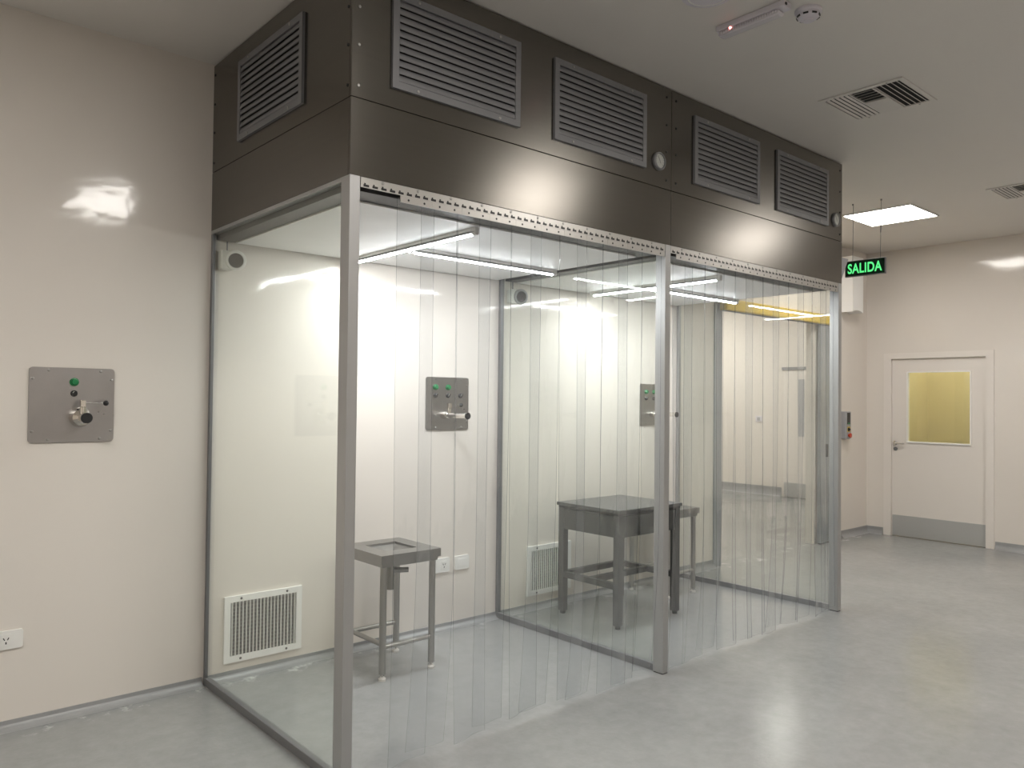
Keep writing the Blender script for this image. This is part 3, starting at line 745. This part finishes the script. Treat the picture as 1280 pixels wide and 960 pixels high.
o = bpy.data.objects.new('lettering', me); COL.objects.link(o); o.parent = s; o.location = Vector((5.2338, -1.062, 2.675)) - s.location
o['label'] = 'glowing green letters SALIDA'
MB().cyl((5.25, -1.19, 2.745), (5.238, -1.200, CEIL - .003), .0022, 8).cyl((5.244, -1.195, 2.96), (5.242, -1.197, 3.06), .005, 8).build('wire', M['alu_dark'], s)
MB().cyl((5.25, -0.95, 2.745), (5.25, -0.955, CEIL - .003), .0022, 8).build('wire', M['alu_dark'], s)
for y in (-1.200, -0.955): MB().cyl((5.24, y, CEIL - .012), (5.24, y, CEIL - .0005), .007, 10).build('ceiling_hook', M['alu_dark'], s)

# ------------------------------------------------------------------ white box on the back wall behind the sign
b = thing('wall_duct_box', (7.08, -0.07, 2.5), 'white folded duct cover high on the wall behind the exit sign', 'duct cover')
xs0, xs1, ys0 = 6.957, 7.209, -0.15
vs = []; ncol = 9
for zz in (0, 1):
    for k in range(ncol):
        f_ = k / (ncol - 1); x_ = xs0 + (xs1 - xs0) * f_
        vs.append((x_, ys0, 3.12 if zz else 2.505 + .022 * math.sin(math.pi * f_)))
    for k in range(ncol):
        f_ = k / (ncol - 1); x_ = xs0 + (xs1 - xs0) * f_
        vs.append((x_, -.001, 3.12 if zz else 2.505 + .022 * math.sin(math.pi * f_)))
c_ = ncol; t_ = 2 * ncol
fs = []
for k in range(ncol - 1):
    fs += [(k, k + 1, t_ + k + 1, t_ + k), (c_ + k, t_ + c_ + k, t_ + c_ + k + 1, c_ + k + 1), (k, c_ + k, c_ + k + 1, k + 1), (t_ + k, t_ + k + 1, t_ + c_ + k + 1, t_ + c_ + k)]
fs += [(0, t_, t_ + c_, c_), (ncol - 1, c_ + ncol - 1, t_ + c_ + ncol - 1, t_ + ncol - 1)]
MB().add(vs, fs).build('cover', M['white_paint'], b)
MB().box(6.953, 6.963, -0.156, -0.150, 2.51, 3.12).build('fold_rib', M['white'], b)

# ------------------------------------------------------------------ control station on the back wall
c = thing('control_station', (7.06, 0, 1.1), 'grey wall control station with red button beside the booth post', 'control box')
MB().box(6.985, 7.115, -0.062, -0.001, 1.10, 1.405, .008).build('enclosure', M['grey_box'], c)
MB().box(7.02, 7.085, -0.066, -0.0615, 1.262, 1.39, .001).build('display', M['black'], c)
MB().box(7.026, 7.078, -0.0672, -0.066, 1.265, 1.280).build('green_bar', M['green'], c)
MB().lathe((7.05, -.062, 1.205), (0, -1, 0), [(.022, 0), (.022, .006), (.012, .008), (.012, .02), (.0001, .02)], 18).build('switch', M['black'], c)
MB().box(7.025, 7.090, -0.064, -0.0615, 1.178, 1.235).build('switch_plate', M['yellow'], c)
MB().lathe((7.055, -.062, 1.138), (0, -1, 0), [(.016, 0), (.016, .010), (.026, .014), (.026, .026), (.0001, .03)], 20).build('stop_button', M['red'], c)

# ------------------------------------------------------------------ the white door in the far wall
dr = struct('door_1', MB().box(XF + .018, XF + .058, -1.245, -0.283, 1.852, 2.002).box(XF + .018, XF + .058, -1.245, -0.283, .006, 1.070)
            .box(XF + .018, XF + .058, -1.245, -1.100, 1.070, 1.852).box(XF + .018, XF + .058, -0.450, -0.283, 1.070, 1.852), M['door'],
            label='white hinged door with square window and steel kick plate', category='door')
def dpart(name, mb, mat, parent=dr): return mb.build(name, mat, parent)
dpart('kick_plate', MB().box(XF + .0145, XF + .0178, -1.240, -0.288, .008, .238), M['kick'])
m = MB(); f = .012
m.box(XF + .006, XF + .05, -1.104, -1.092, 1.066, 1.856).box(XF + .006, XF + .05, -0.458, -0.446, 1.066, 1.856).box(XF + .006, XF + .05, -1.092, -0.458, 1.846, 1.858).box(XF + .002, XF + .05, -1.104, -0.446, 1.062, 1.076)
wf = dpart('window_bead', m, M['white_paint'])
dpart('window_pane', MB().box(XF + .034, XF + .040, -1.093, -0.457, 1.075, 1.847), M['window_glass'])
dpart('handle_rose', MB().lathe((XF + .0178, -0.318, 1.052), (-1, 0, 0), [(.024, 0), (.024, .008), (.011, .010), (.011, .042), (.0001, .042)], 20), M['chrome'])
dpart('handle_lever', MB().cyl((XF - .020, -0.318, 1.052), (XF - .022, -0.430, 1.048), .009, 12), M['chrome'])
dpart('lock_cylinder', MB().lathe((XF + .0178, -0.322, 0.985), (-1, 0, 0), [(.022, 0), (.022, .008), (.009, .009), (.009, .014), (.0001, .014)], 20), M['alu_dark'])
for z in (.25, 1.02, 1.78): dpart('hinge', MB().cyl((XF + .010, -1.254, z - .045), (XF + .010, -1.254, z + .045), .007, 10), M['steel_dull'])
m = MB()
m.box(XF - .012, XF + TH, -0.281, -0.200, 0, 2.0045).box(XF - .012, XF + TH, -1.326, -1.2475, 0, 2.0045).box(XF - .012, XF + TH, -1.326, -0.200, 2.0045, 2.070)
struct('trim_1', m, M['door'], label='white painted frame around the door', category='door frame')
# anteroom behind the door window
struct('wall_anteroom_back', MB().box(9.25, 9.35, -1.95, -0.02, 0, CEIL), M['amber_wall'], label='yellowish wall seen through the door window', category='wall')
struct('wall_anteroom_left', MB().box(XF + TH, 9.25, -0.06, -0.001, 0, CEIL), M['amber_wall'], label='yellowish side wall left of the anteroom', category='wall')
struct('wall_anteroom_right', MB().box(XF + TH, 9.35, -2.05, -1.95, 0, CEIL), M['amber_wall'], label='yellowish side wall right of the anteroom', category='wall')
al = thing('anteroom_light', (8.4, -1.0, CEIL - .02), 'warm ceiling light of the yellow room behind the door window', 'ceiling light')
MB().box(8.1, 8.7, -1.3, -.7, CEIL - .012, CEIL - .004).build('diffuser', M['amber_lamp'], al)
MB().box(8.08, 8.72, -1.32, -.68, CEIL - .004, CEIL - .0005).build('tray', M['white'], al)
ac = thing('amber_curtain', (8.9, -1.05, 0), 'amber strips hanging behind the door window', 'curtain')
sm = MB().box(-.003, .003, -.075, .075, 0.05, 2.25).mesh('amber_strip', M['amber_strip'])
for k, y in enumerate((-1.02, -1.20, -1.38, -1.55)): place('strip', sm, ac, (8.9 + .01 * (k % 2), y, 0))
MB().box(8.88, 8.93, -1.66, -0.92, 2.25, 2.31).build('rail', M['white'], ac)

# ------------------------------------------------------------------ doorway in the back wall, seen through the booth
struct('trim_2', MB().box(OX0 - .105, OX0 + .004, -0.012, -0.0005, 0, OZ).box(OX0 + .0005, OX0 + .012, -0.012, TH + .01, 0, OZ), M['slide_door'], label='grey steel edge guard left of the doorway', category='door frame')
sl = thing('sliding_door', (6.70, -0.035, 0), 'grey sliding door parked right of the doorway behind the booth', 'sliding door')
MB().box(6.42, 6.83, -0.058, -0.022, .012, 2.325, .003).build('leaf', M['slide_door'], sl)
MB().box(6.53, 6.56, -0.078, -0.058, .92, 1.06, .004).build('pull', M['black'], sl)
MB().box(6.43, 6.82, -0.052, -0.028, 0, .012).build('floor_seal', M['rubber'], sl)
yb_ = thing('door_track', (5.6, -0.04, 2.335), 'yellow horizontal bar above the doorway seen through the booth', 'bar')
MB().box(4.63, 6.66, -0.085, -0.001, 2.335, 2.440, .012).build('housing', M['yellow'], yb_)
MB().box(4.63, 6.66, -0.052, -0.026, 2.327, 2.335).build('rail', M['alu_dark'], yb_)
# far room door and switch
d2 = struct('door_2', MB().box(XR - .03, XR - .001, 1.45, 2.375, .006, 2.01, .002), M['door'], label='distant door with a narrow window in the next room', category='door')
MB().box(XR - .034, XR - .0301, 1.46, 2.365, .01, .232).build('kick_plate', M['kick'], d2)
MB().box(XR - .036, XR - .0301, 2.025, 2.125, .96, 1.86, .002).build('window_strip', M['grey_box'], d2)
MB().box(XR - .05, XR - .001, 1.42, 2.40, 2.012, 2.055).build('door_header', M['alu_dark'], d2)
sw = thing('wall_switch', (XR, 2.83, 1.17), 'small greyish switch on the far wall of the next room', 'switch')
MB().box(XR - .014, XR - .001, 2.77, 2.885, 1.175, 1.27, .003).build('cover', M['lavender'], sw)
MB().box(XR - .019, XR - .014, 2.80, 2.855, 1.195, 1.25, .001).build('rocker', M['grey_box'], sw)
